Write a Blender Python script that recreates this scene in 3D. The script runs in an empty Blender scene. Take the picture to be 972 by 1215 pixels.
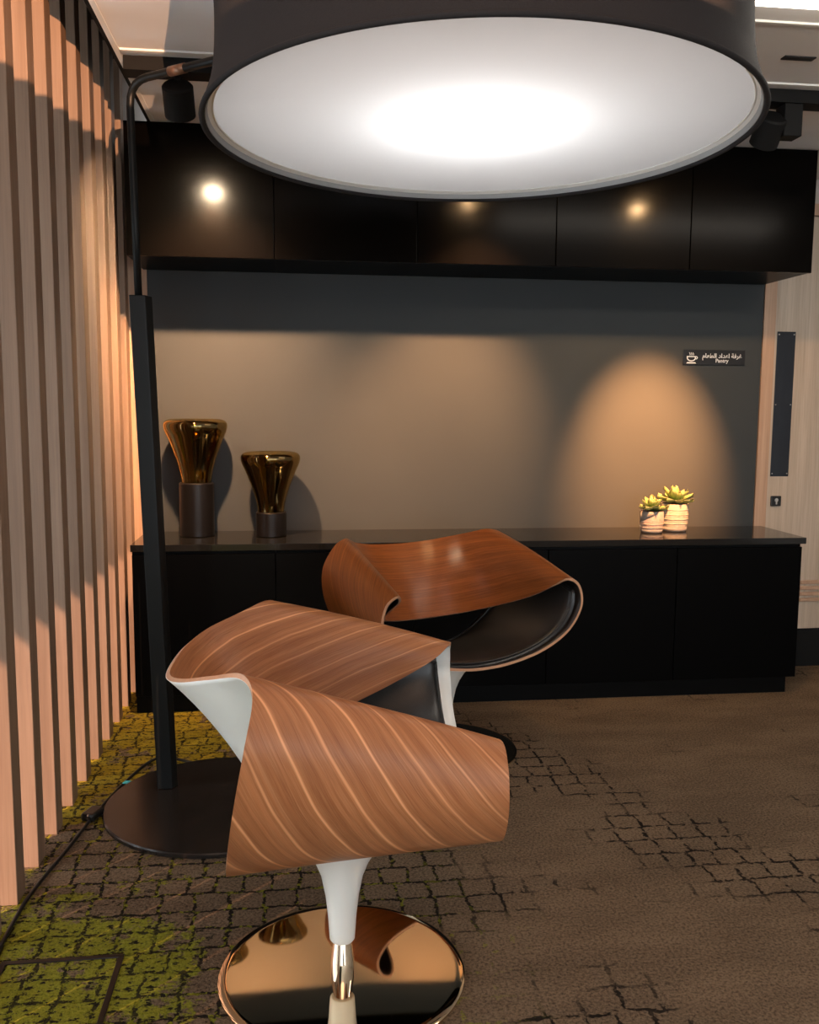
import bpy, bmesh, math, random
from mathutils import Vector, Matrix
import numpy as np
random.seed(7)
sc = bpy.context.scene
col = sc.collection

# ------------------------------------------------------------------ camera
PITCH, YAW, ROLL, FPX, CAMH = 0.11484, 0.12271, 0.00694, 1090.0, 1.35
fw = Vector((math.sin(YAW)*math.cos(PITCH), math.cos(YAW)*math.cos(PITCH), -math.sin(PITCH)))
rt = Vector((math.cos(YAW), -math.sin(YAW), 0))
up = rt.cross(fw)
rt2 = rt*math.cos(ROLL) + up*math.sin(ROLL)
up2 = -rt*math.sin(ROLL) + up*math.cos(ROLL)
cd = bpy.data.cameras.new('camera')
cam = bpy.data.objects.new('camera', cd); col.objects.link(cam)
m = Matrix((rt2, up2, -fw)).transposed().to_4x4()
m.translation = (0, 0, CAMH)
cam.matrix_world = m
cd.sensor_fit = 'HORIZONTAL'; cd.sensor_width = 36.0; cd.lens = 36.0*FPX/972.0
cd.clip_start = 0.02
sc.camera = cam

# ------------------------------------------------------------------ world, exposure
w = bpy.data.worlds.new('world'); sc.world = w; w.use_nodes = True
w.node_tree.nodes['Background'].inputs[0].default_value = (0.86, 0.94, 1.0, 1)
w.node_tree.nodes['Background'].inputs[1].default_value = 5.0
sc.view_settings.view_transform = 'Standard'; sc.view_settings.look = 'None'
sc.view_settings.exposure = 0.0; sc.view_settings.gamma = 1.0
sc.view_settings.use_curve_mapping = False

WARM = (1.0, 0.48, 0.21)
WARM2 = (1.0, 0.54, 0.30)
NEUTRAL = (0.97, 0.98, 1.0)
P_SHADE, P_ADDED, P_SPOT = 11.0, 3800.0, (360.0, 440.0, 1350.0)
SUN_DIR, SUN_STRENGTH = (0.70, 0.70, -0.60), 8.5
RIM_C, RIM_R, RIM_Z = (0.438, 2.257), 0.652, 2.0
SPOTS = [(-0.388, 2.385), (0.862, 2.385), (1.730, 2.375)]
TRACK_Y = 3.33
ADDED_UPLIGHT = (1.0, -3.0, 1.53)  # position of the unseen light added behind the viewer

def light(name, kind, loc, power, color, radius, parent=None, aim=None, size=None, blend=1.0):
    d = bpy.data.lights.new(name, kind); d.energy = power; d.color = color
    d.shadow_soft_size = radius
    if kind == 'SPOT':
        d.spot_size = size; d.spot_blend = blend
    o = bpy.data.objects.new(name, d); col.objects.link(o)
    o.location = loc
    if aim is not None:
        o.rotation_euler = (Vector(aim)-Vector(loc)).to_track_quat('-Z', 'Y').to_euler()
    return o

light('bulb_light', 'POINT', (RIM_C[0], RIM_C[1]+0.02, RIM_Z+0.235), P_SHADE, NEUTRAL, 0.05)
sd = bpy.data.lights.new('sun_light', 'SUN'); sd.energy = SUN_STRENGTH; sd.angle = math.radians(.55); sd.color = (1.0, .58, .38)
so = bpy.data.objects.new('sun_light', sd); col.objects.link(so); so.location = (-6, -4, 5)
so.rotation_euler = Vector(SUN_DIR).to_track_quat('-Z', 'Y').to_euler()
light('added_uplight_beam', 'SPOT', ADDED_UPLIGHT, P_ADDED, WARM2, 0.001, aim=(-.77, 3.0, 2.5), size=math.radians(30), blend=.2)  # added narrow beam that lights only the upper slats
for (sx, sz), p, tgt, ang in zip(SPOTS, P_SPOT, ((-0.30, 4.42, 1.15), (0.70, 4.42, 1.2), (1.73, 4.42, 1.08)), (70, 50, 35)):
    light('spot_light', 'SPOT', (sx, TRACK_Y+0.06, sz-0.045), p, WARM if sx < 1.5 else (1.0, .42, .15), 0.02, aim=tgt, size=math.radians(ang))

# ------------------------------------------------------------------ helpers
def link(name, bm, mats, parent=None, smooth=False, bevel=0.0):
    me = bpy.data.meshes.new(name); bm.to_mesh(me); bm.free()
    if not isinstance(mats, (list, tuple)): mats = [mats]
    for q in mats: me.materials.append(q)
    o = bpy.data.objects.new(name, me); col.objects.link(o)
    if parent: o.parent = parent
    if smooth:
        for p in me.polygons: p.use_smooth = True
    if bevel:
        md = o.modifiers.new('bevel', 'BEVEL'); md.width = bevel; md.segments = 2; md.limit_method = 'ANGLE'
        md.harden_normals = False
    return o

def empty(name, label, cat, loc=(0, 0, 0), rz=0.0, group=None):
    o = bpy.data.objects.new(name, None); col.objects.link(o)
    o.location = loc; o.rotation_euler = (0, 0, rz); o.empty_display_size = 0.1
    o['label'] = label; o['category'] = cat
    if group: o['group'] = group
    return o

def tag(o, label, cat, group=None):
    o['label'] = label; o['category'] = cat
    if group: o['group'] = group
    return o

def struct(o):
    o['kind'] = 'structure'; return o

def add_box(bm, x0, x1, y0, y1, z0, z1):
    g = bmesh.ops.create_cube(bm, size=1.0)
    for v in g['verts']:
        v.co = Vector((x0+(v.co.x+.5)*(x1-x0), y0+(v.co.y+.5)*(y1-y0), z0+(v.co.z+.5)*(z1-z0)))
    return g['verts']

def box(name, x0, x1, y0, y1, z0, z1, mat, parent=None, bevel=0.0):
    bm = bmesh.new(); add_box(bm, x0, x1, y0, y1, z0, z1)
    return link(name, bm, mat, parent, bevel=bevel)

def add_lathe(bm, prof, n=48, cx=0, cy=0, close=False):
    rings = []
    for r, z in prof:
        if r < 1e-5:
            rings.append([bm.verts.new((cx, cy, z))])
        else:
            rings.append([bm.verts.new((cx+r*math.cos(2*math.pi*i/n), cy+r*math.sin(2*math.pi*i/n), z)) for i in range(n)])
    if close: rings.append(rings[0])
    for a, b in zip(rings, rings[1:]):
        for i in range(n):
            j = (i+1) % n
            if len(a) == 1 and len(b) == 1: continue
            if len(a) == 1: bm.faces.new((a[0], b[j], b[i]))
            elif len(b) == 1: bm.faces.new((a[i], a[j], b[0]))
            else: bm.faces.new((a[i], a[j], b[j], b[i]))

def lathe(name, prof, mat, parent=None, n=48, cx=0, cy=0, smooth=True, close=False, bevel=0):
    bm = bmesh.new(); add_lathe(bm, prof, n, cx, cy, close)
    bmesh.ops.recalc_face_normals(bm, faces=bm.faces)
    o = link(name, bm, mat, parent, smooth)
    if smooth: autosmooth(o)
    return o

def autosmooth(o, ang=35):
    me = o.data
    bm = bmesh.new(); bm.from_mesh(me)
    for e in bm.edges:
        if len(e.link_faces) == 2 and e.calc_face_angle(0) > math.radians(ang): e.smooth = False
    bm.to_mesh(me); bm.free()

def add_tube(bm, pts, r, n=12):
    pts = [Vector(p) for p in pts]
    rings = []; prev = None
    for i, p in enumerate(pts):
        d = (pts[min(i+1, len(pts)-1)]-pts[max(i-1, 0)]).normalized()
        if prev is None:
            a = d.orthogonal().normalized()
        else:
            a = (prev - d*prev.dot(d)).normalized()
        prev = a; b = d.cross(a)
        rr = r[i] if isinstance(r, (list, tuple)) else r
        rings.append([bm.verts.new(p+(a*math.cos(2*math.pi*k/n)+b*math.sin(2*math.pi*k/n))*rr) for k in range(n)])
    for a, b in zip(rings, rings[1:]):
        for k in range(n):
            bm.faces.new((a[k], a[(k+1) % n], b[(k+1) % n], b[k]))
    bm.faces.new(rings[0][::-1]); bm.faces.new(rings[-1])

def smooth_path(pts, per=8):
    P = [np.array(p, float) for p in pts]
    P = [2*P[0]-P[1]]+P+[2*P[-1]-P[-2]]
    out = []
    for i in range(1, len(P)-2):
        for k in range(per):
            out.append(cr(P[i-1], P[i], P[i+1], P[i+2], k/per))
    out.append(P[-2])
    return out

def cr(a, b, c, d, t):
    return 0.5*((2*b)+(c-a)*t+(2*a-5*b+4*c-d)*t*t+(-a+3*b-3*c+d)*t**3)

# ------------------------------------------------------------------ materials
def new_mat(name):
    mt = bpy.data.materials.new(name); mt.use_nodes = True
    nt = mt.node_tree; b = nt.nodes['Principled BSDF']
    return mt, nt, b

def plain(name, c, rough=0.5, metal=0.0, spec=0.5, coat=0.0, noise=0.0, bump=0.0, scale=40.0, stretch=(1, 1, 1)):
    mt, nt, b = new_mat(name)
    b.inputs['Base Color'].default_value = (*c, 1); b.inputs['Roughness'].default_value = rough
    b.inputs['Metallic'].default_value = metal; b.inputs['Specular IOR Level'].default_value = spec
    b.inputs['Coat Weight'].default_value = coat; b.inputs['Coat Roughness'].default_value = 0.05
    if noise or bump:
        tc = nt.nodes.new('ShaderNodeTexCoord'); mp = nt.nodes.new('ShaderNodeMapping')
        mp.inputs['Scale'].default_value = stretch
        nz = nt.nodes.new('ShaderNodeTexNoise'); nz.inputs['Scale'].default_value = scale; nz.inputs['Detail'].default_value = 5
        nt.links.new(tc.outputs['Object'], mp.inputs[0]); nt.links.new(mp.outputs[0], nz.inputs['Vector'])
        if noise:
            mx = nt.nodes.new('ShaderNodeMix'); mx.data_type = 'RGBA'
            mx.inputs['A'].default_value = (*[q*(1-noise) for q in c], 1); mx.inputs['B'].default_value = (*[min(1, q*(1+noise)) for q in c], 1)
            nt.links.new(nz.outputs['Fac'], mx.inputs['Factor']); nt.links.new(mx.outputs['Result'], b.inputs['Base Color'])
        if bump:
            bp = nt.nodes.new('ShaderNodeBump'); bp.inputs['Strength'].default_value = bump; bp.inputs['Distance'].default_value = 0.002
            nt.links.new(nz.outputs['Fac'], bp.inputs['Height']); nt.links.new(bp.outputs[0], b.inputs['Normal'])
    return mt

def emit(name, c, s):
    mt, nt, b = new_mat(name)
    b.inputs['Base Color'].default_value = (*c, 1)
    b.inputs['Emission Color'].default_value = (*c, 1); b.inputs['Emission Strength'].default_value = s
    return mt

class N:
    """tiny node helper"""
    def __init__(s, nt): s.nt = nt
    def node(s, t, **kw):
        n = s.nt.nodes.new(t)
        for k, v in kw.items(): setattr(n, k, v)
        return n
    def put(s, sock, v):
        if isinstance(v, (int, float)): sock.default_value = v
        elif isinstance(v, tuple): sock.default_value = v if len(v) == len(sock.default_value) else (*v, 1)
        else: s.nt.links.new(v, sock)
    def math(s, op, a, b=0.0, clamp=False):
        n = s.node('ShaderNodeMath', operation=op); n.use_clamp = clamp
        s.put(n.inputs[0], a); s.put(n.inputs[1], b); return n.outputs[0]
    def mix(s, f, a, b, mode='MIX'):
        n = s.node('ShaderNodeMix', data_type='RGBA', blend_type=mode)
        s.put(n.inputs['Factor'], f); s.put(n.inputs['A'], a); s.put(n.inputs['B'], b); return n.outputs['Result']
    def rng(s, v, a, b, c=0.0, d=1.0, smooth=True):
        n = s.node('ShaderNodeMapRange', interpolation_type='SMOOTHSTEP' if smooth else 'LINEAR')
        s.put(n.inputs[0], v)
        for i, q in enumerate((a, b, c, d)): n.inputs[i+1].default_value = q
        return n.outputs[0]
    def noise(s, vec, scale, detail=4, rough=0.5, dist=0.0, color=False):
        n = s.node('ShaderNodeTexNoise'); s.put(n.inputs['Vector'], vec)
        n.inputs['Scale'].default_value = scale; n.inputs['Detail'].default_value = detail
        n.inputs['Roughness'].default_value = rough; n.inputs['Distortion'].default_value = dist
        return n.outputs['Color' if color else 'Fac']
    def vec(s, op, a, b):
        n = s.node('ShaderNodeVectorMath', operation=op); s.put(n.inputs[0], a)
        if op == 'SCALE': s.put(n.inputs['Scale'], b)
        else: s.put(n.inputs[1], b)
        return n.outputs[0]
    def mapping(s, v, scale=(1, 1, 1), loc=(0, 0, 0), rot=(0, 0, 0)):
        n = s.node('ShaderNodeMapping'); s.put(n.inputs[0], v)
        n.inputs['Scale'].default_value = scale; n.inputs['Location'].default_value = loc; n.inputs['Rotation'].default_value = rot
        return n.outputs[0]

def veneer(name, dark, mid, pale, band=1.0):
    """walnut veneer: grain runs along U, sliced leaves meet across V (UV in metres)"""
    mt, nt, b = new_mat(name); h = N(nt)
    uv = h.node('ShaderNodeTexCoord').outputs['UV']
    wob = h.noise(h.mapping(uv, (1.3, 3.0, 1)), 2.0, 3)
    sep = h.node('ShaderNodeSeparateXYZ'); h.put(sep.inputs[0], uv)
    v = h.math('ADD', sep.outputs['Y'], h.math('MULTIPLY', wob, 0.035))
    comb = h.node('ShaderNodeCombineXYZ'); h.put(comb.inputs[0], sep.outputs['X']); h.put(comb.inputs[1], v)
    cv = comb.outputs[0]
    fine = h.noise(h.mapping(cv, (4, 150, 1)), 3.0, 6, .65)
    mid_n = h.noise(h.mapping(cv, (1.0, 34, 1)), 1.6, 5, .6)
    pores = h.noise(h.mapping(cv, (22, 420, 1)), 2.0, 3, .6)
    c = h.mix(h.rng(mid_n, .3, .7), dark, mid)
    c = h.mix(h.rng(fine, .35, .75, 0, .55), c, pale)
    c = h.mix(h.rng(pores, .60, .8, 0, .35), c, tuple(q*.35 for q in dark))
    # pale seams every ~5 cm
    fr = h.math('FRACT', h.math('DIVIDE', v, 0.092), 0)
    seam = h.math('MULTIPLY', h.rng(h.math('ABSOLUTE', h.math('SUBTRACT', fr, .5)), .0, .065, 1, 0), h.rng(h.noise(h.mapping(uv, (.6, 9, 1)), 1.3, 2), .3, .6, .25, 1))
    edge = h.rng(fr, .12, .5, 1.0, 0.0)
    c = h.mix(h.math('MULTIPLY', seam, .75*band), c, tuple(min(1, q*1.55) for q in pale))
    c = h.mix(h.math('MULTIPLY', edge, .32*band), c, dark)
    st = h.noise(h.mapping(cv, (.45, 46, 1), (3.3, 1.2, 0)), 1.0, 4, .6)
    c = h.mix(h.rng(st, .60, .68, 0, .42*band), c, pale)
    nt.links.new(c, b.inputs['Base Color'])
    b.inputs['Roughness'].default_value = 0.42 if band > .5 else .30; b.inputs['Specular IOR Level'].default_value = 0.30
    bp = h.node('ShaderNodeBump'); bp.inputs['Strength'].default_value = .08; bp.inputs['Distance'].default_value = .001
    nt.links.new(fine, bp.inputs['Height']); nt.links.new(bp.outputs[0], b.inputs['Normal'])
    return mt

def slat_wood(name, c0, c1, axis='Z', rough=.5):
    mt, nt, b = new_mat(name); h = N(nt)
    t = h.node('ShaderNodeTexCoord').outputs['Object']
    oi = h.node('ShaderNodeObjectInfo').outputs['Random']
    off = h.node('ShaderNodeCombineXYZ'); h.put(off.inputs[0], h.math('MULTIPLY', oi, 37.0)); h.put(off.inputs[1], h.math('MULTIPLY', oi, 11.0))
    t = h.vec('ADD', t, off.outputs[0])
    s = {'Z': (30, 30, .9), 'X': (.9, 30, 30)}[axis]
    n1 = h.noise(h.mapping(t, s), 1.0, 5, .6, .4); n2 = h.noise(h.mapping(t, tuple(q*5 for q in s)), 1.0, 4, .6)
    c = h.mix(h.rng(n1, .25, .75), c0, c1)
    c = h.mix(h.rng(n2, .4, .75, 0, .3), c, tuple(q*.6 for q in c0))
    nt.links.new(c, b.inputs['Base Color']); b.inputs['Roughness'].default_value = rough
    return mt

M = {}
M['veneer'] = veneer('walnut_veneer', (.245, .084, .031), (.43, .160, .062), (.58, .28, .13))
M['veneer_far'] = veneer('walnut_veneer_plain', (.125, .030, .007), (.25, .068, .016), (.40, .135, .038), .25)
M['ply_edge'] = plain('ply_edge', (.62, .33, .19), .45, noise=.15, scale=90)
M['white_shell'] = plain('white_lacquer', (.88, .90, .87), .28)
M['leather'] = plain('black_leather', (.022, .020, .019), .33, bump=.25, scale=220, noise=.2)
M['dark_shell'] = plain('dark_lacquer', (.018, .012, .010), .35)
M['chrome'] = plain('chrome', (.82, .80, .78), .06, 1.0)
M['disc'] = plain('black_chrome', (.90, .72, .50), .04, 1.0)
M['lamp_base'] = plain('lamp_base_metal', (.020, .016, .014), .22, spec=.5, noise=.15, scale=6)
M['lamp_metal'] = plain('lamp_metal', (.006, .0072, .0075), .42, spec=.25, noise=.1, scale=20)
M['black_gloss'] = plain('black_gloss', (.0015, .0012, .0010),   .17, spec=.075, noise=.1, scale=3)
M['black_satin'] = plain('black_satin', (.0016, .0016, .0017), .36, spec=.06, noise=.1, scale=3)
M['black_body'] = plain('black_carcass', (.002, .002, .002), .5, spec=.1)
M['counter'] = plain('counter_stone', (.010, .010, .010), .09, spec=.55, noise=.4, scale=60)
M['panel'] = plain('wall_panel', (.046, .051, .053), .6, spec=.22, noise=.05, scale=5)
M['ceiling'] = plain('ceiling_paint', (.80, .79, .78), .8, noise=.03, scale=8)
M['black_paint'] = plain('black_paint', (.006, .006, .006), .7, spec=.2)
M['trim_white'] = plain('trim_white', (.8, .8, .78), .5)
M['slat'] = slat_wood('slat_oak', (.215, .135, .088), (.30, .200, .138))
M['door'] = slat_wood('door_oak', (.47, .37, .28), (.60, .49, .385))
M['jamb'] = slat_wood('jamb_oak', (.46, .28, .18), (.56, .37, .25))
M['steel_plate'] = plain('push_plate', (.060, .065, .075), .3, 1.0, noise=.3, scale=9, stretch=(1, 1, .3))
M['black_plastic'] = plain('black_plastic', (.01, .01, .01), .35)
M['wall'] = plain('wall_paint', (.50, .46, .42), .8, noise=.03, scale=5)
M['fabric_out'] = plain('shade_fabric', (.023, .021, .022), .85, spec=.2, noise=.2, bump=.3, scale=300)
M['fabric_in'] = plain('shade_lining', (.32, .32, .32), .8, bump=.15, scale=200)
M['bead'] = plain('shade_bead', (.85, .84, .80), .6)
M['lens'] = emit('lamp_lens', (1.0, .60, .28), 2400.0)
M['lens_left'] = emit('lamp_lens_left', (1.0, .74, .48), 2600.0)
M['ceil_light'] = emit('ceiling_light', (1.0, .90, .78), 12.0)
M['cyan'] = plain('cyan_tag', (.05, .50, .62), .5)
M['cable'] = plain('cable_rubber', (.008, .008, .008), .5)
M['white_print'] = plain('white_print', (.85, .85, .85), .6)
M['sign'] = plain('sign_plate', (.008, .008, .009), .28)
M['soil'] = plain('soil', (.03, .02, .012), .9, bump=.6, scale=120)
M['pot_a'] = plain('pot_cream', (.44, .39, .31), .75, noise=.12, bump=.4, scale=40, stretch=(1, 1, 6))
M['pot_b'] = plain('pot_blush', (.45, .345, .29), .75, noise=.12, bump=.4, scale=40, stretch=(1, 1, 6))
M['pot_grey'] = plain('pot_grey', (.20, .19, .18), .8, noise=.15, scale=50)
M['frame_metal'] = plain('floor_box_metal', (.05, .05, .052), .35, 1.0)
M['ceramic_black'] = plain('lamp_cylinder', (.006, .005, .005), .33, spec=.3, noise=.1, scale=30)

# diffuser: stretched cloth that lets the bulb's light through
mt, nt, b = new_mat('diffuser_cloth'); nt.nodes.remove(b)
tr = nt.nodes.new('ShaderNodeBsdfTranslucent'); tr.inputs[0].default_value = (.62, .61, .60, 1)
df = nt.nodes.new('ShaderNodeBsdfDiffuse'); df.inputs[0].default_value = (.75, .74, .73, 1)
ms = nt.nodes.new('ShaderNodeMixShader'); ms.inputs[0].default_value = .3
nt.links.new(tr.outputs[0], ms.inputs[1]); nt.links.new(df.outputs[0], ms.inputs[2])
nt.links.new(ms.outputs[0], nt.nodes['Material Output'].inputs[0])
M['diffuser'] = mt

# amber smoked glass with a metallised sheen
mt, nt, b = new_mat('amber_glass'); nt.nodes.remove(b); h = N(nt)
tp = h.node('ShaderNodeBsdfTransparent'); tp.inputs[0].default_value = (.50, .37, .13, 1)
gl = h.node('ShaderNodeBsdfGlossy'); gl.inputs[0].default_value = (.72, .56, .27, 1); gl.inputs['Roughness'].default_value = .05
lw = h.node('ShaderNodeLayerWeight'); lw.inputs[0].default_value = .35
ms = h.node('ShaderNodeMixShader')
h.put(ms.inputs[0], h.rng(lw.outputs['Facing'], 0, 1, .16, .85, False))
nt.links.new(tp.outputs[0], ms.inputs[1]); nt.links.new(gl.outputs[0], ms.inputs[2]); nt.links.new(ms.outputs[0], nt.nodes['Material Output'].inputs[0])
M['amber'] = mt

# succulent leaf
mt, nt, b = new_mat('succulent_leaf'); h = N(nt)
uv = h.node('ShaderNodeTexCoord').outputs['UV']
sp = h.node('ShaderNodeSeparateXYZ'); h.put(sp.inputs[0], uv)
cc = h.mix(h.rng(sp.outputs['X'], .30, .95), (.050, .125, .018), (.30, .34, .10))
cc = h.mix(h.rng(h.math('ABSOLUTE', h.math('SUBTRACT', sp.outputs['Y'], .5)), .30, .5, 0, .7), cc, (.42, .42, .20))
nt.links.new(cc, b.inputs['Base Color']); b.inputs['Roughness'].default_value = .45
M['leaf'] = mt

# carpet
def carpet():
    mt, nt, b = new_mat('carpet_pile'); h = N(nt)
    t = h.node('ShaderNodeTexCoord').outputs['Object']
    sep = h.node('ShaderNodeSeparateXYZ'); h.put(sep.inputs[0], t)
    X, Y = sep.outputs['X'], sep.outputs['Y']
    wob = h.vec('SCALE', h.vec('SUBTRACT', h.noise(t, 14, 3, color=True), (.5, .5, .5)), .034)
    wob2 = h.vec('SCALE', h.vec('SUBTRACT', h.noise(t, 90, 2, color=True), (.5, .5, .5)), .016)
    p = h.vec('ADD', h.vec('ADD', t, wob), wob2)
    br = h.node('ShaderNodeTexBrick'); h.put(br.inputs['Vector'], p)
    br.offset = .10; br.offset_frequency = 3; br.squash = .85; br.squash_frequency = 4
    br.inputs['Scale'].default_value = 1.0; br.inputs['Brick Width'].default_value = .092; br.inputs['Row Height'].default_value = .088
    br.inputs['Mortar Size'].default_value = .0056; br.inputs['Mortar Smooth'].default_value = .35
    br.inputs['Color1'].default_value = (0, 0, 0, 1); br.inputs['Color2'].default_value = (1, 1, 1, 1); br.inputs['Mortar'].default_value = (.5, .5, .5, 1)
    crack = br.outputs['Fac']; cell = br.outputs['Color']
    # where the joints show: patches, denser to the left and along a band to the right
    big = h.noise(h.mapping(t, (1, 1, 1), (3.1, 1.7, 0)), 1.9, 4, .6)
    left = h.rng(X, 1.0, -.1, 0, .26)
    band = h.math('ABSOLUTE', h.math('SUBTRACT', h.math('ADD', X, h.math('MULTIPLY', Y, .55)), 2.62))
    band = h.rng(band, .10, .42, .17, 0)
    show = h.rng(h.math('ADD', h.math('ADD', big, left), band), .55, .66)
    crack = h.math('MULTIPLY', crack, show)
    br2 = h.rng(h.math('ADD', h.noise(t, 30, 3), h.rng(X, .9, -.2, 0, .16)), .40, .52)
    crack = h.math('MULTIPLY', crack, br2)
    # brown pile
    soft = h.noise(h.mapping(t, (1, 2.2, 1)), 2.4, 5, .6)
    tuft = h.noise(t, 130, 4, .75)
    c = h.mix(h.rng(soft, .3, .72), (.105, .067, .040), (.190, .126, .077))
    c = h.mix(h.math('MULTIPLY', h.math('MULTIPLY', h.rng(cell, 0, 1), show), .30), c, (.070, .055, .040))
    c = h.mix(h.rng(tuft, .35, .70, 0, .5), c, (.31, .22, .14))
    c = h.mix(h.rng(tuft, .52, .32, 0, .75), c, (.035, .025, .017))
    c = h.mix(h.math('MULTIPLY', crack, .96), c, (.010, .007, .005))
    # moss-green yarn, thick to the left, in flecks along the joints elsewhere
    mo = h.noise(h.mapping(p, (1, 1, 1), (9.3, 4.2, 0)), 7.0, 7, .74)
    mo2 = h.noise(h.mapping(p, (1, 1, 1), (2.3, 7.7, 0)), 1.6, 3, .5)
    bias = h.rng(X, .12, -.45, -.24, .105)
    stripe = h.math('MULTIPLY', h.rng(h.math('ABSOLUTE', h.math('SUBTRACT', Y, 2.62)), .18, .38, .15, 0), 1.0)
    mm = h.math('ADD', h.math('ADD', mo, bias), h.math('MULTIPLY', h.math('SUBTRACT', mo2, .5), .5))
    mm = h.math('SUBTRACT', mm, stripe)
    moss = h.rng(mm, .50, .555)
    moss = h.math('MULTIPLY', moss, h.math('SUBTRACT', 1.0, h.math('MULTIPLY', crack, .9)))
    holes = h.noise(h.mapping(t, (1, 1.5, 1)), 42, 4, .65)
    c = h.mix(h.math('MULTIPLY', h.rng(holes, .47, .40), h.rng(mm, .40, .5)), c, (.016, .013, .006))
    moss = h.math('MULTIPLY', moss, h.rng(holes, .38, .47))
    fl = h.math('MULTIPLY', h.rng(h.noise(t, 34, 4, .7), .51, .57), h.rng(br.outputs['Fac'], .02, .2))
    fl = h.math('MULTIPLY', fl, h.rng(h.math('ADD', X, h.math('MULTIPLY', h.noise(t, 2.2, 2), .7)), 1.0, .55))
    moss = h.math('MAXIMUM', moss, h.math('MULTIPLY', fl, .9))
    gcol = h.mix(h.rng(Y, 2.3, 3.4), (.195, .200, .010), (.36, .240, .010))
    gcol = h.mix(h.rng(tuft, .35, .72, 0, .6), gcol, (.36, .34, .04))
    gcol = h.mix(h.rng(tuft, .50, .30, 0, .6), gcol, (.06, .06, .006))
    c = h.mix(h.math('MULTIPLY', moss, .93), c, gcol)
    nt.links.new(c, b.inputs['Base Color'])
    b.inputs['Roughness'].default_value = .95; b.inputs['Specular IOR Level'].default_value = .12
    hgt = h.math('ADD', h.math('MULTIPLY', tuft, .8), h.math('MULTIPLY', h.noise(t, 60, 3), .5))
    hgt = h.math('SUBTRACT', hgt, h.math('MULTIPLY', crack, 1.2))
    hgt = h.math('ADD', hgt, h.math('MULTIPLY', moss, .35))
    bp = h.node('ShaderNodeBump'); bp.inputs['Strength'].default_value = .9; bp.inputs['Distance'].default_value = .006
    nt.links.new(hgt, bp.inputs['Height']); nt.links.new(bp.outputs[0], b.inputs['Normal'])
    return mt
M['carpet'] = carpet()

# ------------------------------------------------------------------ setting
XR, YB, YREAR, ZC = 4.6, 4.42, -4.5, 2.495
XL = -2.5
struct(box('floor', XL, XR, YREAR, 4.75, -0.06, 0.0, M['carpet']))
ce = struct(box('ceiling', -0.58, XR, YREAR, 4.75, ZC, ZC+.06, M['ceiling']))
struct(box('trim_1', XL, -0.58, YREAR, 4.75, 2.86, 2.92, M['black_paint']))       # black void over the slats
struct(box('trim_2', -0.595, -0.58, YREAR, 4.42, ZC, 2.86, M['black_paint']))
struct(box('trim_3', -0.58, -0.563, YREAR, 3.985, ZC-.004, ZC, M['trim_white']))
struct(box('trim_4', -0.56, XR, 3.215, 3.235, ZC-.006, ZC, M['trim_white']))
struct(box('trim_5', 1.0, XR, 2.725, 2.74, ZC-.006, ZC, M['trim_white']))

# left: an open screen of oak slats, a passage and a glazed front behind it
wl = struct(box('wall_left', -0.892, -0.758, 0.72, 4.42, 2.845, 2.86, M['black_paint']))
slat_me = None
k = 0
y = 2.459 - .208*8
while y < 4.345:
    if slat_me is None:
        o = box('slat', 0, .134, 0, .072, 0, 2.845, M['slat'], wl, bevel=.002); slat_me = o.data; o.location = (-.892, y, 0)
    else:
        o = bpy.data.objects.new('slat', slat_me); col.objects.link(o); o.parent = wl; o.location = (-.892, y, 0)
        md = o.modifiers.new('bevel', 'BEVEL'); md.width = .002; md.segments = 2; md.limit_method = 'ANGLE'
    y += .208
wf = struct(box('window_1', XL-.1, XL, YREAR, 4.62, 2.24, 2.92, M['wall']))
box('window_wall', XL-.1, XL, YREAR, -2.0, 0, 2.24, M['wall'], wf)
box('window_wall', XL-.1, XL, 3.0, 4.62, 0, 2.24, M['wall'], wf)
for yy in (-2.0, -.5, 2.94):
    box('mullion', XL-.08, XL, yy, yy+.06, 0, 2.24, M['black_paint'], wf)

wb = struct(box('wall_back', XL, XR, 4.50, 4.62, 0, 2.92, M['wall']))
box('back_panel', -0.675, 2.318, YB, 4.50, .70, 2.0, M['panel'], wb)
struct(box('trim_6', -1.0, -0.675, YB-.005, 4.50, 0, 2.495, M['jamb']))
# door to the right of the panel
dj = struct(box('door_1', 2.388, 3.30, YB+.012, YB+.055, .205, 2.30, M['door'], bevel=.0015))
box('door_frame', 2.322, 2.384, YB-.005, 4.50, 0, 2.36, M['jamb'], dj, bevel=.001)
box('door_frame', 3.304, 3.37, YB-.005, 4.50, 0, 2.36, M['jamb'], dj, bevel=.001)
box('door_head', 2.384, 3.304, YB-.005, 4.50, 2.304, 2.36, M['jamb'], dj, bevel=.001)
pp = box('push_plate', 2.404, 2.502, YB+.009, YB+.0125, 1.005, 1.735, M['steel_plate'], dj, bevel=.001)
for sx in (2.413, 2.493):
    for sz in (1.02, 1.37, 1.72):
        bm = bmesh.new()
        bmesh.ops.create_cone(bm, cap_ends=True, segments=10, radius1=.0045, radius2=.0035, depth=.002, matrix=Matrix.Translation((sx, YB+.008, sz)) @ Matrix.Rotation(math.pi/2, 4, 'X'))
        link('screw', bm, M['chrome'], pp)
lk = box('lock', 2.412, 2.468, YB+.002, YB+.0125, .852, .905, M['black_plastic'], dj, bevel=.004)
bm = bmesh.new()
bmesh.ops.create_cone(bm, cap_ends=True, segments=16, radius1=.010, radius2=.010, depth=.004, matrix=Matrix.Translation((2.44, YB+.001, .884)) @ Matrix.Rotation(math.pi/2, 4, 'X'))
add_box(bm, 2.436, 2.444, YB-.002, YB+.002, .862, .884)
link('keyhole', bm, M['chrome'], lk)
for i in range(4):
    zz = .350+.031*i
    box('louver', 2.60, 3.24, YB+.002, YB+.0125, zz, zz+.019, M['jamb'], dj, bevel=.003)
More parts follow.
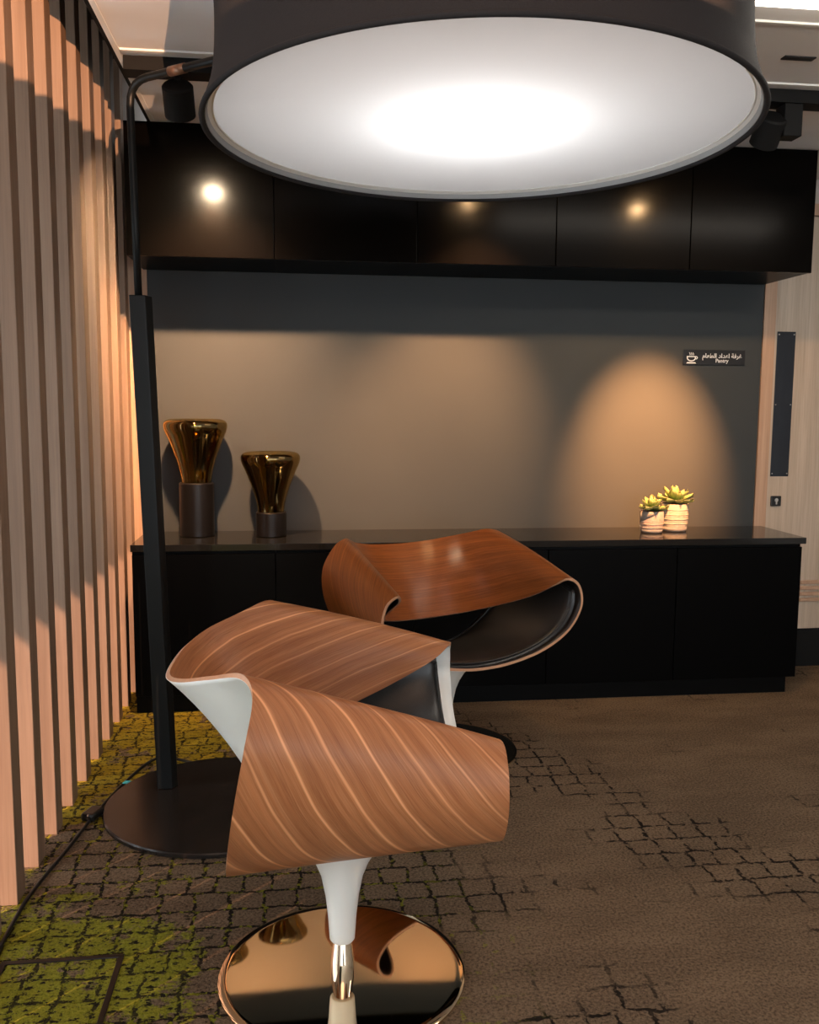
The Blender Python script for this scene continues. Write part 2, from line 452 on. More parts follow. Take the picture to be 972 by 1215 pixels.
struct(box('baseboard_back', 2.39, XR, YB+.02, 4.50, 0, .20, M['black_paint']))
wr = struct(box('wall_rear', XL, XR, YREAR-.1, YREAR, 0, .3, M['wall']))
box('lintel', XL, XR, YREAR-.1, YREAR, 2.35, 2.92, M['wall'], wr)
box('pier', 4.0, XR, YREAR-.1, YREAR, .3, 2.35, M['wall'], wr)
for xx in (XL, -.5, 1.7):
    box('pier', xx, xx+.2, YREAR-.1, YREAR, .3, 2.35, M['wall'], wr)
struct(box('wall_right', XR, XR+.1, YREAR, 4.62, 0, 2.92, M['wall']))

# ------------------------------------------------------------------ credenza
XS = [-0.705, -0.094, 0.517, 1.128, 1.738, 2.348]
where_low = ['leftmost low black cabinet, standing beside the slatted wall behind the lamp pole',
             'second low black cabinet from the left, below the shorter glass lamp',
             'middle low black cabinet, hidden behind the rear swivel chair',
             'low black cabinet with one door just right of the rear swivel chair',
             'rightmost low black cabinet, under the potted succulents next to the door']
for i in range(5):
    x0, x1 = XS[i], XS[i+1]
    e = empty('low_cabinet', where_low[i], 'cabinet', ((x0+x1)/2, 4.2, 0), group='low cabinets under the black counter')
    hw = (x1-x0)/2
    box('carcass', -hw+.0005, hw-.0005, -.184, .215, .082, .722, M['black_body'], e)
    box('door', -hw+.002, hw-.002, -.204, -.186, .084, .708, M['black_satin'], e, bevel=.0015)
    box('plinth', -hw, hw if i < 4 else hw-.03, -.17, .2, 0, .082, M['black_body'], e)
wt = box('worktop', -0.708, 2.362, 3.990, 4.418, .7225, .752, M['counter'], bevel=.0015)
tag(wt, 'long glossy black counter top running over the low cabinets', 'counter')

XU = [-0.690, -0.087, 0.517, 1.125, 1.734, 2.312]
where_up = ['leftmost black wall cabinet, with the big bright lamp reflection',
            'second black wall cabinet from the left, half behind the round lampshade',
            'middle black wall cabinet, mostly hidden above the lampshade rim',
            'fourth black wall cabinet from the left, with the small orange lamp reflection',
            'rightmost black wall cabinet, overhanging the pale wooden door']
for i in range(5):
    x0, x1 = XU[i], XU[i+1]; hw = (x1-x0)/2
    e = empty('wall_cabinet', where_up[i], 'cabinet', ((x0+x1)/2, 4.2, 1.958), group='black wall cabinets under the ceiling')
    box('carcass', -hw+.0005, hw-.0005, -.194, .216, .003, .535, M['black_satin'], e)
    box('door', -hw+.0018, hw-.0018, -.214, -.196, 0, .533, M['black_gloss'], e, bevel=.0015)

# ------------------------------------------------------------------ track and spotlights
tr_ = box('ceiling_track', -0.56, 2.6, TRACK_Y-.055, TRACK_Y+.03, ZC-.045, ZC, M['black_paint'])
tag(tr_, 'black lighting track running across the ceiling before the wall cabinets', 'track')
labels = ['black cylinder spotlight on the track, left of the lampshade',
          'black track spotlight hidden behind the middle of the lampshade',
          'black track spotlight with square driver box, right of the lampshade']
for (sx, sz), lb, tgt in zip(SPOTS, labels, ((-0.30, 4.42, 1.15), (0.72, 4.42, 1.2), (1.73, 4.42, 1.2))):
    e = empty('track_spotlight', lb, 'spotlight', (sx, TRACK_Y, ZC-.045), group='spotlights on the ceiling track')
    left = sx < 0
    if not left:
        box('driver_box', .035, .105, -.05, .02, -.115, .0, M['black_paint'], e, bevel=.004)
        box('bracket', -.012, .036, -.012, .012, -.09, -.06, M['black_paint'], e, bevel=.003)
    else:
        box('bracket', -.012, .012, -.012, .012, -.03, .0, M['black_paint'], e, bevel=.003)
    # head
    bm = bmesh.new()
    add_lathe(bm, [(0, .055), (.046, .055), (.052, .048), (.052, -.050), (.049, -.052), (.046, -.050), (.045, .010), (0, .010)], 32)
    bmesh.ops.recalc_face_normals(bm, faces=bm.faces)
    hd = link('lamp_head', bm, M['black_paint'], e, True); autosmooth(hd)
    hz = sz-(ZC-.045)
    hd.location = (0, .0, hz-.012)
    tilt = math.radians(42)
    hd.rotation_euler = (tilt, 0, 0)
    bm = bmesh.new(); lr = .036 if left else .028
    add_lathe(bm, [(0, .002), (lr, .002), (lr+.002, .0095), (0, .0095)], 24)
    bmesh.ops.recalc_face_normals(bm, faces=bm.faces)
    link('lens', bm, M['lens_left' if left else 'lens'], hd, True)

# ceiling fittings
lt = empty('ceiling_light', 'bright white ceiling light panel at the top right corner', 'light', (2.0, 2.41, ZC))
box('frame', -.80, .95, -.10, .115, -.014, 0, M['trim_white'], lt)
box('diffuser', -.78, .93, -.08, .10, -.060, -.0141, M['ceil_light'], lt, bevel=.01)
vt = box('ceiling_vent', 1.592, 1.70, 2.975, 3.005, ZC-.004, ZC, M['steel_plate'])
tag(vt, 'small grey slot in the white ceiling right of the lampshade', 'vent')

# ------------------------------------------------------------------ arc floor lamp
lamp = empty('floor_lamp', 'big black arc floor lamp with wide drum shade over the chairs', 'lamp', (-.263, 3.044, 0))
def rel(p): return (p[0]+.263, p[1]-3.044, p[2])
lathe('base', [(0, .0), (.378, .0), (.384, .003), (.384, .013), (.380, .017), (0, .017)], M['lamp_base'], lamp, n=96)
# box-section post, leaning a little to the left
bm = bmesh.new()
foot = [(-.495, 3.165), (-.430, 3.19), (-.448, 3.215), (-.513, 3.19)]
top = [(-.542, 3.165), (-.490, 3.19), (-.50, 3.215), (-.552, 3.19)]
P0, P1 = (-.497, 3.150), (-.425, 3.150)
Q0, Q1 = (-.546, 3.150), (-.470, 3.150)
fv = [bm.verts.new(rel((x, y, .017))) for x, y in ((-.490, 3.150), (-.438, 3.150), (-.423, 3.185), (-.475, 3.215))]
tv = [bm.verts.new(rel((x, y, 1.705))) for x, y in ((-.541, 3.150), (-.489, 3.150), (-.470, 3.185), (-.522, 3.215))]
bm.faces.new(fv[::-1]); bm.faces.new(tv)
for i in range(4): bm.faces.new((fv[i], fv[(i+1) % 4], tv[(i+1) % 4], tv[i]))
bmesh.ops.recalc_face_normals(bm, faces=bm.faces)
link('post', bm, M['lamp_metal'], lamp, bevel=.003)
ax0 = Vector((-.512, 3.17, 1.66)); ax1 = Vector((-.522, 3.165, 2.30))
hub = Vector((RIM_C[0], RIM_C[1], 2.315))
corner = Vector((-.5225, 3.165, 2.375))
path = [ax0, ax0.lerp(ax1, .5), ax1]
dirh = (hub-corner).normalized()
e1 = corner+dirh*.09
for t in (.2, .4, .6, .8, 1.0):
    path.append(ax1*(1-t)**2+corner*2*t*(1-t)+e1*t*t)
for t in (.25, .5, .75, 1): path.append(e1.lerp(hub, t))
bm = bmesh.new(); add_tube(bm, [rel(p) for p in path], .0125, 16)
bmesh.ops.recalc_face_normals(bm, faces=bm.faces)
arm = link('arm', bm, M['lamp_metal'], lamp, True)
a0, a1 = corner+dirh*.20, corner+dirh*.27
bm = bmesh.new(); add_tube(bm, [rel(a0), rel(a1)], .0150, 16); bmesh.ops.recalc_face_normals(bm, faces=bm.faces)
link('sleeve', bm, plain('sleeve_copper', (.30, .17, .11), .35, .6), arm, True)
R_ = RIM_R; cxr, cyr = RIM_C[0]+.263, RIM_C[1]-3.044
prof = []
Z1 = .42
for t in [i/14 for i in range(15)]:
    z = 0+(Z1-0)*t
    r = R_-.040*math.exp(-0)*(1-(2*t-1)**6)*(1-(2*t-1)**2)**.5*0.9
    prof.append((r, z))
outer = prof
sh = lathe('shade', outer+[(R_-.010, Z1)]+[(r-.010, z) for r, z in reversed(outer)]+[outer[0]], M['fabric_out'], lamp, n=128)
sh.location = (cxr, cyr, RIM_Z); sh.rotation_euler = (-.022, -.0038, 0)
# white lining inside
lathe('lining', [(r-.011, z+.001) for r, z in outer]+[(r-.013, z+.001) for r, z in reversed(outer)]+[(outer[0][0]-.011, outer[0][1]+.001)], M['fabric_in'], sh, n=128)
bm = bmesh.new()
for rr, zz, th in ((R_-.004, 0, .0065),):
    add_lathe(bm, [(rr+th*math.cos(a), zz+th*math.sin(a)) for a in [2*math.pi*i/10 for i in range(10)]], 128, close=True)
bmesh.ops.recalc_face_normals(bm, faces=bm.faces)
link('rim', bm, M['fabric_out'], sh, True)
lathe('diffuser', [(0, 0+.024), (.3, 0+.022), (R_-.03, 0+.020)], M['diffuser'], sh, n=128)
bm = bmesh.new()
add_lathe(bm, [(R_-.028+.0028*math.cos(a), 0+.020+.0028*math.sin(a)) for a in [2*math.pi*i/8 for i in range(8)]], 128, close=True)
bmesh.ops.recalc_face_normals(bm, faces=bm.faces)
link('bead', bm, M['bead'], sh, True)
lathe('lip', [(R_-.026, 0+.018), (R_-.012, 0+.010), (R_-.012, 0+.012), (R_-.026, 0+.0205), (R_-.026, 0+.018)], M['bead'], sh, n=128)
bm = bmesh.new(); add_lathe(bm, [(0, 2.36), (.03, 2.36), (.035, 2.35), (.035, 2.315), (.02, 2.31), (0, 2.31)], 24, cxr, cyr)
bmesh.ops.recalc_face_normals(bm, faces=bm.faces)
link('socket', bm, M['lamp_metal'], lamp, True)
# cable
cpts = [(-.40, 3.415, .006), (-.50, 3.475, .006), (-.560, 3.44, .006), (-.622, 3.235, .006), (-.668, 2.995, .006), (-.700, 2.76, .006), (-.735, 2.52, .006), (-.742, 2.36, .006), (-.738, 2.1, .006), (-.735, 1.7, .006)]
bm = bmesh.new(); add_tube(bm, smooth_path(cpts, 8), .0055, 8)
bmesh.ops.recalc_face_normals(bm, faces=bm.faces)
cb = empty('power_cable', 'black power cable with cyan tag lying along the slatted wall', 'cable', (0, 0, 0))
link('cord', bm, M['cable'], cb, True)
bm = bmesh.new(); add_box(bm, -.036, .036, -.024, .024, 0, .028); ft = link('foot_switch', bm, M['black_plastic'], cb, bevel=.008)
ft.location = (-.672, 2.985, .0005); ft.rotation_euler = (0, 0, math.radians(70))
bm = bmesh.new()
vs = [bm.verts.new(p) for p in ((0, -.006, .012), (.05, -.022, .004), (.075, .0, .003), (.012, .010, .013), (0, -.006, .014), (.05, -.022, .006), (.075, .0, .005), (.012, .010, .015))]
for f in ((0, 1, 2, 3), (7, 6, 5, 4), (0, 4, 5, 1), (1, 5, 6, 2), (2, 6, 7, 3), (3, 7, 4, 0)): bm.faces.new([vs[i] for i in f])
bmesh.ops.recalc_face_normals(bm, faces=bm.faces)
tg = link('tag', bm, M['cyan'], cb); tg.location = (-.622, 3.225, .004); tg.rotation_euler = (0, 0, math.radians(15)); tg['label'] = 'cyan tag folded round the cord'

# ------------------------------------------------------------------ swivel chairs: one ribbon closed on itself
FH = [(0.000, 0.313, 0.411), (0.123, 0.317, 0.422), (0.254, 0.317, 0.454), (0.368, 0.312, 0.514), (0.425, 0.309, 0.598), (0.413, 0.307, 0.674), (0.367, 0.299, 0.703), (0.335, 0.255, 0.674), (0.316, 0.142, 0.615), (0.265, -0.012, 0.553), (0.155, -0.143, 0.504), (0.000, -0.191, 0.487)]
BH = [(0.000, -0.259, 0.330), (0.113, -0.255, 0.339), (0.223, -0.245, 0.377), (0.326, -0.231, 0.464), (0.405, -0.210, 0.591), (0.429, -0.186, 0.719), (0.390, -0.172, 0.808), (0.334, -0.199, 0.833), (0.280, -0.263, 0.815), (0.220, -0.331, 0.793), (0.127, -0.371, 0.776), (0.000, -0.382, 0.770)]
def full(hh):
    hh = [np.array(p, float) for p in hh]
    mir = [p*np.array([-1, 1, 1]) for p in hh[1:-1]]
    return hh+mir[::-1]
FF, BB = full(FH), full(BH)
NP = len(FF)                     # 22 control stations round the loop
def loop(C, s):
    i = int(math.floor(s)); t = s-i
    return cr(C[(i-1) % NP], C[i % NP], C[(i+1) % NP], C[(i+2) % NP], t)
BL = [0.0059, 0.004, -0.0002, 0.0041, 0.0066, 0.007, 0.0109, 0.011, 0.0127, 0.0116, 0.0109, 0.0106]
BB_ = BL+BL[1:-1][::-1]
def bulge(s):
    i = int(math.floor(s)); return cr(BB_[(i-1) % NP], BB_[i % NP], BB_[(i+1) % NP], BB_[(i+2) % NP], s-i)
def surf0(s, v):
    return loop(FF, s)*(1-v)+loop(BB, s)*v
def nrm(s, v):
    e = 1e-3
    du = surf0(s+e, v)-surf0(s-e, v); dv = surf0(s, min(1, v+e))-surf0(s, max(0, v-e))
    n = np.cross(du, dv); n /= np.linalg.norm(n)+1e-12
    return n
sgn = 1.0 if nrm(0.0, .5)[2] < 0 else -1.0      # outward = down under the seat
def onrm(s, v): return nrm(s, v)*sgn
def surf(s, v):
    return surf0(s, v)+onrm(s, v)*bulge(s)*4*v*(1-v)
TH = .011
def shell_meshes():
    NS, NV = NP*9, 26
    S = [NP*i/NS for i in range(NS)]
    V = [j/(NV-1) for j in range(NV)]
    P = np.array([[surf(s, v) for v in V] for s in S]); Nn = np.array([[onrm(s, v) for v in V] for s in S])
    arc = [0.0]
    midj = NV//2
    for i in range(1, NS+1):
        arc.append(arc[-1]+np.linalg.norm(P[i % NS][midj]-P[i-1][midj]))
    tot = arc[-1]
    outer = bmesh.new(); uvl = outer.loops.layers.uv.new('UVMap')
    inner = bmesh.new()
    ov = [[outer.verts.new(P[i][j]+Nn[i][j]*TH/2) for j in range(NV)] for i in range(NS)]
    mv = [[outer.verts.new(P[i][j]-Nn[i][j]*(TH/2-.0012)) for j in (0, NV-1)] for i in range(NS)]
    iv = [[inner.verts.new(P[i][j]-Nn[i][j]*TH/2) for j in range(NV)] for i in range(NS)]
    iw = [[inner.verts.new(P[i][j]-Nn[i][j]*(TH/2-.0012)) for j in (0, NV-1)] for i in range(NS)]
    def uvof(i, j):
        a = arc[i]
        s = i*NP/NS
        ss = min(s, NP-s)
        wloc = np.linalg.norm(P[i % NS][NV-1]-P[i % NS][0])
        q = min(1, max(0, ss/8.5)); sk = .42*(1-q*q*(3-2*q))
        return (min(a, tot-a), V[j]*.58+sk*1.2)
    for i in range(NS):
        i2 = (i+1) % NS
        for j in range(NV-1):
            f = outer.faces.new((ov[i][j], ov[i2][j], ov[i2][j+1], ov[i][j+1])); f.material_index = 0
            for lp, (a, b2) in zip(f.loops, ((i, j), (i+1, j), (i+1, j+1), (i, j+1))): lp[uvl].uv = uvof(a, b2)
            inner.faces.new((iv[i][j], iv[i][j+1], iv[i2][j+1], iv[i2][j]))
        f = outer.faces.new((ov[i][0], mv[i][0], mv[i2][0], ov[i2][0])); f.material_index = 1
        f = outer.faces.new((ov[i][NV-1], ov[i2][NV-1], mv[i2][1], mv[i][1])); f.material_index = 1
        inner.faces.new((iv[i][0], iv[i2][0], iw[i2][0], iw[i][0])); inner.faces.new((iv[i][NV-1], iw[i][1], iw[i2][1], iv[i2][NV-1]))
    bmesh.ops.recalc_face_normals(outer, faces=outer.faces); bmesh.ops.recalc_face_normals(inner, faces=inner.faces)
    return outer, inner
def pad_mesh():
    bm = bmesh.new(); n = 40
    top, bot = [], []
    for i in range(n+1):
        r1, r2 = [], []
        for j in range(n+1):
            a, b2 = 2*i/n-1, 2*j/n-1
            kx, ky = .5, .5
            x = a*math.sqrt(1-.14*b2*b2); y_ = b2*math.sqrt(1-.14*a*a)
            x /= math.sqrt(1-.32) if False else 1.0
            s = x*5.0
            v = .49+y_*.445
            d = max(abs(a), abs(b2))
            hgt = TH/2+.0008+.022*(1-d**10)**.5
            p = surf(s % NP, v); nn = onrm(s % NP, v)
            r1.append(bm.verts.new(p-nn*hgt)); r2.append(bm.verts.new(p-nn*(TH/2+.0004)))
        top.append(r1); bot.append(r2)
    for i in range(n):
        for j in range(n):
            bm.faces.new((top[i][j], top[i+1][j], top[i+1][j+1], top[i][j+1]))
            bm.faces.new((bot[i][j], bot[i][j+1], bot[i+1][j+1], bot[i+1][j]))
    for q in range(n):
        bm.faces.new((top[q][0], bot[q][0], bot[q+1][0], top[q+1][0])); bm.faces.new((top[q][n], top[q+1][n], bot[q+1][n], bot[q][n]))
        bm.faces.new((top[0][q], top[0][q+1], bot[0][q+1], bot[0][q])); bm.faces.new((top[n][q], bot[n][q], bot[n][q+1], top[n][q+1]))
    bmesh.ops.recalc_face_normals(bm, faces=bm.faces)
    return bm
def piping_mesh():
    pts = []
    n = 40
    per = [(2*i/n-1, -1) for i in range(n)]+[(1, 2*i/n-1) for i in range(n)]+[(1-2*i/n, 1) for i in range(n)]+[(-1, 1-2*i/n) for i in range(n)]
    for a, b2 in per:
        x = a*math.sqrt(1-.14*b2*b2); y_ = b2*math.sqrt(1-.14*a*a)
        s = x*5.0*.985; v = .49+y_*.445*.985
        p = surf(s % NP, v); nn = onrm(s % NP, v)
        pts.append(p-nn*(TH/2+.014))
    bm = bmesh.new(); pts.append(pts[0]); add_tube(bm, pts, .004, 6)
    bmesh.ops.recalc_face_normals(bm, faces=bm.faces)
    return bm

SH_O, SH_I = shell_meshes(); PAD = pad_mesh(); PIP = piping_mesh()
def chair(label, loc, heading, wood, inner):
    e = empty('swivel_chair', label, 'chair', loc, heading-math.pi/2, group='moulded swivel lounge chairs')
    sh = link('shell', SH_O.copy(), [M[wood], M['ply_edge']], e, True); autosmooth(sh, 50)
    o = link('inner_shell', SH_I.copy(), M[inner], e, True); o['label'] = 'white lacquered inner face' if inner == 'white_shell' else 'dark inner face'
    pd = link('seat_pad', PAD.copy(), M['leather'], e, True); pd['label'] = 'black leather seat pad'
    link('piping', PIP.copy(), M['leather'], pd, True)
    lathe('pedestal', [(0, .085), (.026, .085), (.030, .090), (.0315, .11), (.034, .15), (.040, .20), (.050, .25), (.064, .285), (.085, .32), (.110, .345), (.115, .352), (0, .352)], M['white_shell'], e, n=48)
    lathe('gas_column', [(0, .011), (.028, .011), (.028, .032), (.0275, .036), (.0212, .088), (0, .088)], M['chrome'], e, n=32)
    lathe('base_disc', [(0, 0), (.286, 0), (.2925, .002), (.2925, .006), (.288, .0095), (.27, .0105), (0, .012)], M['disc'], e, n=128)
    return e
chair('front walnut ribbon swivel chair seen side-on, white inside and white back', (.10, 2.064, 0), -.0339, 'veneer', 'white_shell')
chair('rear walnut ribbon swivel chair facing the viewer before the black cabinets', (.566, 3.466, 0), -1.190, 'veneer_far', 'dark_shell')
for q in (SH_O, SH_I, PAD, PIP): q.free()

# ------------------------------------------------------------------ glass table lamps
def glass_lamp(label, x, y, cyl_r, cyl_h, g_r, g_h):
    e = empty('table_lamp', label, 'lamp', (x, y, .752), group='amber glass lamps on the counter')
    lathe('lamp_body', [(0, 0), (cyl_r-.004, 0), (cyl_r, .004), (cyl_r, cyl_h-.004), (cyl_r-.004, cyl_h), (0, cyl_h)], M['ceramic_black'], e)
    r0 = cyl_r*.86
    g_ = lambda f: r0+f*(g_r-r0)
    key = [(r0, 0), (g_(.02), .07), (g_(.08), .16), (g_(.20), .28), (g_(.37), .42), (g_(.56), .56), (g_(.76), .69), (g_(.93), .79), (g_r, .865), (g_r*.985, .925), (g_r*.90, .965), (g_r*.72, .985), (g_r*.4, .975), (g_r*.1, .965)]
    pr = [(float(p[0]), float(p[1])) for p in smooth_path([(a, b*g_h) for a, b in key], 4)]
    pr = [(max(r, .0), cyl_h+.0005+z) for r, z in pr]
    inn = [(max(r-.006, .0), z if z < pr[-1][1] and k < len(pr)*.6 else z-.006) for k, (r, z) in enumerate(pr)]
    prof = [(0, pr[0][1])]+pr+[(0, pr[-1][1])]+[(0, inn[-1][1])]+inn[::-1]+[(inn[0][0], pr[0][1]+.006), (0, pr[0][1]+.006)]
    g = lathe('glass_shade', prof, M['amber'], e, n=64)
    # ribbed lamp holder and bulb inside the neck
    bm = bmesh.new(); nn = 24; rr = r0*.62
    rings = []
    for z in (cyl_h+.008, cyl_h+.055):
        rings.append([bm.verts.new(((rr+(.004 if i % 2 else -.003))*math.cos(math.pi*i/nn), (rr+(.004 if i % 2 else -.003))*math.sin(math.pi*i/nn), z)) for i in range(2*nn)])
    for i in range(2*nn): bm.faces.new((rings[0][i], rings[0][(i+1) % (2*nn)], rings[1][(i+1) % (2*nn)], rings[1][i]))
    bm.faces.new(rings[0][::-1]); bm.faces.new(rings[1])
    bmesh.ops.recalc_face_normals(bm, faces=bm.faces)
    link('lamp_holder', bm, M['chrome'], e)
glass_lamp('taller amber glass lamp on a high black cylinder, nearest the post', -.455, 4.27, .078, .245, .142, .292)
glass_lamp('shorter amber glass lamp on a low black cylinder, at right', -.118, 4.235, .069, .112, .134, .278)

# ------------------------------------------------------------------ succulents
def leaf_bm(L, W, curl):
    bm = bmesh.new(); uvl = bm.loops.layers.uv.new('UVMap'); nu, nv = 6, 4
    up_, dn = [], []
    for i in range(nu+1):
        t = i/nu
        wv = W*(math.sin(math.pi*min(1, t*.86+.10))**.8)*(1 if t < 1 else .15)
        r1, r2 = [], []
        for j in range(nv+1):
            q = 2*j/nv-1
            z = curl*L*t*t+.25*W*q*q
            th = .10*W*(1-q*q)*(1-.5*t)
            r1.append(bm.verts.new((L*t, q*wv/2, z+th))); r2.append(bm.verts.new((L*t, q*wv/2, z-th-.0006)))
        up_.append(r1); dn.append(r2)
    def fc(vs, ids):
        f = bm.faces.new(vs)
        for lp, (i, j) in zip(f.loops, ids): lp[uvl].uv = (i/nu, j/nv)
    for i in range(nu):
        for j in range(nv):
            ids = ((i, j), (i+1, j), (i+1, j+1), (i, j+1))
            fc([up_[a][c] for a, c in ids], ids); fc([dn[a][c] for a, c in ids][::-1], ids[::-1])
        for j in (0, nv):
            ids = ((i, j), (i+1, j)); fc([up_[i][j], dn[i][j], dn[i+1][j], up_[i+1][j]], ((i, j), (i, j), (i+1, j), (i+1, j)))
    fc([up_[nu][j] for j in range(nv+1)]+[dn[nu][j] for j in range(nv, -1, -1)], [(nu, j) for j in range(nv+1)]+[(nu, j) for j in range(nv, -1, -1)])
    bmesh.ops.recalc_face_normals(bm, faces=bm.faces)
    return bm
def succulent(label, x, y, r, hgt, mat, glaze):
    e = empty('potted_succulent', label, 'plant', (x, y, .752), group='succulents on the counter')
    prof = [(0, 0), (r*.80, 0), (r*.88, .004), (r*.96, hgt*.25), (r, hgt*.5), (r*1.0, hgt*.98), (r*.985, hgt), (r*.93, hgt), (r*.92, hgt-.012), (0, hgt-.012)]
    pt = lathe('pot', prof, mat, e, n=40)
    for zf in ((.30, .46, .62, .80) if not glaze else (.25, .42)):
        bm = bmesh.new(); rr = np.interp(zf*hgt, [p[1] for p in prof[1:6]], [p[0] for p in prof[1:6]])
        add_lathe(bm, [(rr+.0016*math.cos(a), hgt*zf+.0022*math.sin(a)) for a in [2*math.pi*i/6 for i in range(6)]], 40, close=True)
        bmesh.ops.recalc_face_normals(bm, faces=bm.faces); link('groove_ring', bm, mat, pt, True)
    # grey unglazed foot / dipped side
    bm = bmesh.new(); add_lathe(bm, [(r*.82, -.0), (r*.895, .003), (r*.945, hgt*.16), (r*.93, hgt*.16), (r*.80, .004)], 40, close=True)
    bmesh.ops.recalc_face_normals(bm, faces=bm.faces); link('pot_foot', bm, M['pot_grey'], pt, True)
    if glaze:
        bm = bmesh.new(); nn = 18; prev = None
        for i in range(nn+1):
            a = math.radians(150+130*i/nn); f = max(0.0, math.sin(math.pi*min(1, .15+.85*i/nn)))
            lo = hgt*(1-.62*(1-i/nn)**.7*1.0); c_, s_ = math.cos(a), math.sin(a)
            cur = [bm.verts.new((c_*r*1.012, s_*r*1.012, hgt*.985)), bm.verts.new((c_*r*1.008, s_*r*1.008, max(lo, hgt*.35))), bm.verts.new((c_*r*.97, s_*r*.97, max(lo, hgt*.35))), bm.verts.new((c_*r*.97, s_*r*.97, hgt*.985))]
            if prev:
                for q in range(4): bm.faces.new((prev[q], cur[q], cur[(q+1) % 4], prev[(q+1) % 4]))
            else: bm.faces.new(cur)
            prev = cur
        bm.faces.new(prev[::-1]); bmesh.ops.recalc_face_normals(bm, faces=bm.faces)
        link('dipped_patch', bm, M['pot_grey'], pt, True)
    lathe('soil', [(0, hgt-.0118), (r*.91, hgt-.0118), (r*.5, hgt-.004), (0, hgt-.002)], M['soil'], e, n=24)
    me = []
    for L, W, cu in ((r*1.42, r*.72, .16), (r*1.15, r*.68, .30), (r*.80, r*.55, .45)):
        q = link('leaf', leaf_bm(L, W, cu), M['leaf'], e, True); me.append(q)
    cnt = 0
    for ring, (n, pitch, z) in enumerate(((8, 5, .004), (7, 26, .012), (5, 50, .022))):
        for i in range(n):
            o = me[ring] if i == 0 else me[ring].copy()
            if i: col.objects.link(o)
            o.rotation_euler = (0, -math.radians(pitch+random.uniform(-8, 8)), 2*math.pi*(i+.45*ring)/n+random.uniform(-.15, .15))
            o.location = (0, 0, hgt+z)
            s = random.uniform(.85, 1.12); o.scale = (s, s, s)
succulent('small succulent in the shorter blush and grey pot', 1.700, 4.225, .056, .104, M['pot_b'], True)
succulent('larger succulent in the taller cream ribbed pot', 1.832, 4.270, .066, .135, M['pot_a'], False)

# ------------------------------------------------------------------ pantry sign
sg = empty('pantry_sign', 'small black sign with white cup symbol on the dark panel', 'sign', (2.069, YB, 1.6))
box('plate', -.161, .161, -.006, -.0004, -.0375, .0375, M['sign'], sg, bevel=.001)
def text(body, size, x, z, parent, name='lettering', bold=.0):
    c = bpy.data.curves.new(name, 'FONT'); c.body = body; c.size = size; c.align_x = 'CENTER'; c.align_y = 'CENTER'
    c.extrude = .0004; c.offset = bold
    o = bpy.data.objects.new(name, c); col.objects.link(o); o.parent = parent
    o.rotation_euler = (math.pi/2, 0, 0); o.location = (x, -.0068, z); c.materials.append(M['white_print'])
    dg = bpy.context.evaluated_depsgraph_get(); dg.update()
    me = bpy.data.meshes.new_from_object(o.evaluated_get(dg))
    n = bpy.data.objects.new(name, me); col.objects.link(n); n.parent = parent
    n.rotation_euler = o.rotation_euler; n.location = o.location
    bpy.data.objects.remove(o); bpy.data.curves.remove(c)
    return n
arab = '\uFECF\uFEAE\uFED3\uFE94 \uFE8D\uFECB\uFEAA\uFE8D\uFEA9 \uFE8D\uFEDF\uFEC4\uFECC\uFE8E\uFEE1'[::-1]
text(arab, .030, .040, .0075, sg, bold=.0004)
text('Pantry', .026, .040, -.016, sg, bold=.0004)
# cup and saucer symbol
bm = bmesh.new()
def poly(pts):
    a = [bm.verts.new((x, -.0066, z)) for x, z in pts]; c = [bm.verts.new((x, -.0074, z)) for x, z in pts]
    bm.faces.new(a); bm.faces.new(c[::-1]); n = len(pts)
    for i in range(n): bm.faces.new((a[i], a[(i+1) % n], c[(i+1) % n], c[i]))
cx, cz = -.120, -.004
outerp = [(cx-.024, cz+.010)]+[(cx-.024*math.cos(t), cz+.002-.018*math.sin(t)) for t in [math.pi*i/12 for i in range(13)]]+[(cx+.024, cz+.010)]
innerp = [(cx-.018, cz+.005)]+[(cx-.018*math.cos(t), cz+.001-.012*math.sin(t)) for t in [math.pi*i/12 for i in range(13)]]+[(cx+.018, cz+.005)]
for i in range(len(outerp)-1):
    poly([outerp[i], outerp[i+1], innerp[i+1], innerp[i]])
poly([outerp[0], innerp[0], innerp[-1], outerp[-1]])
hd = [(cx+.024+.009*math.cos(t), cz+.002+.008*math.sin(t)) for t in [-math.pi/2+math.pi*i/8 for i in range(9)]]
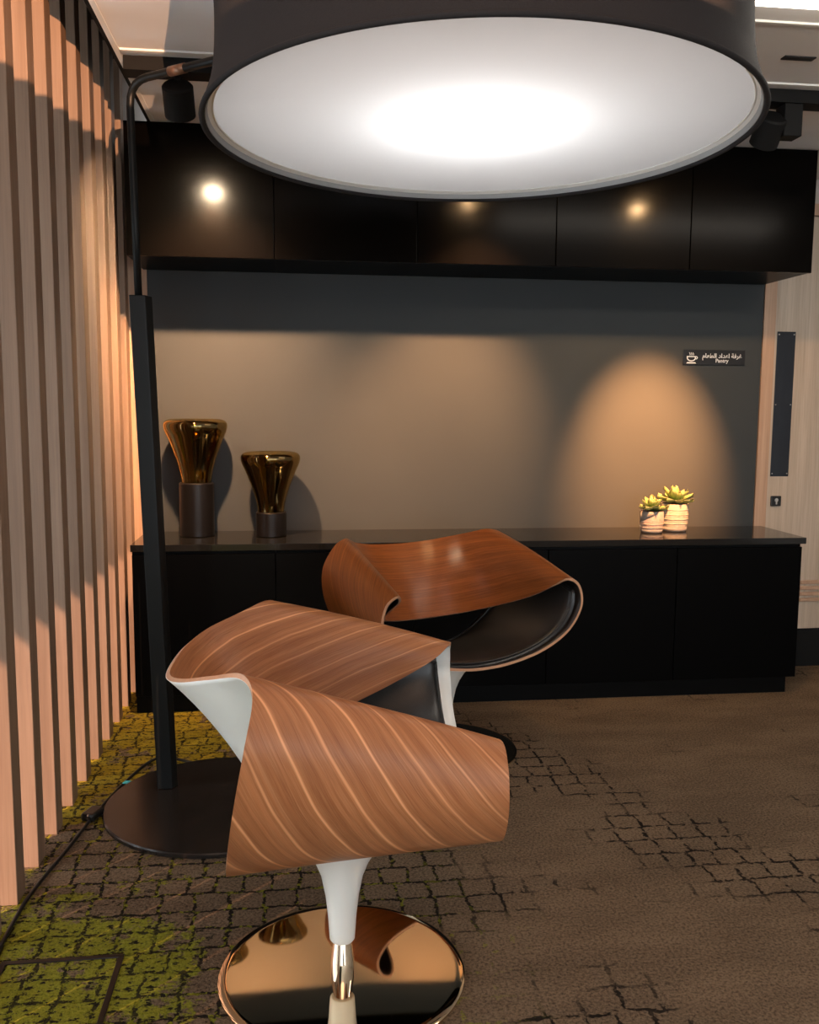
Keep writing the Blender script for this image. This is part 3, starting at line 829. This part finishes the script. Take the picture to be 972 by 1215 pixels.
hi = [(cx+.024+.005*math.cos(t), cz+.002+.0045*math.sin(t)) for t in [-math.pi/2+math.pi*i/8 for i in range(9)]]
for i in range(8): poly([hd[i], hd[i+1], hi[i+1], hi[i]])
poly([(cx-.020, cz-.020), (cx+.020, cz-.020), (cx+.026, cz-.026), (cx-.026, cz-.026)][::-1])
for k in (-1, 0, 1):
    x = cx+k*.009
    pts = [(x+.0022*math.sin(t*5), cz+.014+.014*t) for t in [i/6 for i in range(7)]]
    for i in range(6): poly([(pts[i][0]-.0016, pts[i][1]), (pts[i][0]+.0016, pts[i][1]), (pts[i+1][0]+.0016, pts[i+1][1]), (pts[i+1][0]-.0016, pts[i+1][1])])
bmesh.ops.recalc_face_normals(bm, faces=bm.faces)
link('cup_symbol', bm, M['white_print'], sg)

# ------------------------------------------------------------------ floor box
fb = empty('floor_box', 'carpet-covered floor outlet box with thin metal frame, bottom left', 'floor box', (-.575, 2.06, 0))
for nm, x0, x1, y0, y1 in (('frame_bar', -.145, .145, .122, .136), ('frame_bar', -.145, .145, -.136, -.122), ('frame_bar', -.145, -.131, -.122, .122), ('frame_bar', .131, .145, -.122, .122)):
    box(nm, x0, x1, y0, y1, 0, .003, M['frame_metal'], fb, bevel=.001)

# ------------------------------------------------------------------ added uplight, unseen behind the viewer, for the lit upper slats
rl = empty('added_uplight', 'added unseen uplight behind the viewer, lighting the upper slats', 'lamp', ADDED_UPLIGHT)
rr, hh = .70, .084
lathe('bowl', [(0, -hh), (rr*.6, -hh*.9), (rr*.9, -hh*.3), (rr, hh), (rr-.006, hh), (rr*.9-.006, -hh*.3+.006), (rr*.6, -hh*.9+.006), (0, -hh+.006)], M['fabric_out'], rl, n=96)  # rim shaped to cut the added beam off below the upper slats
bm = bmesh.new(); add_tube(bm, [(0, 0, .06), (0, 0, ZC-ADDED_UPLIGHT[2])], .004, 8)
for k in range(3):
    a = 2*math.pi*k/3+.4; add_tube(bm, [(0, 0, .07), ((rr-.004)*math.cos(a), (rr-.004)*math.sin(a), .07)], .004, 8)
link('cord', bm, M['cable'], rl)
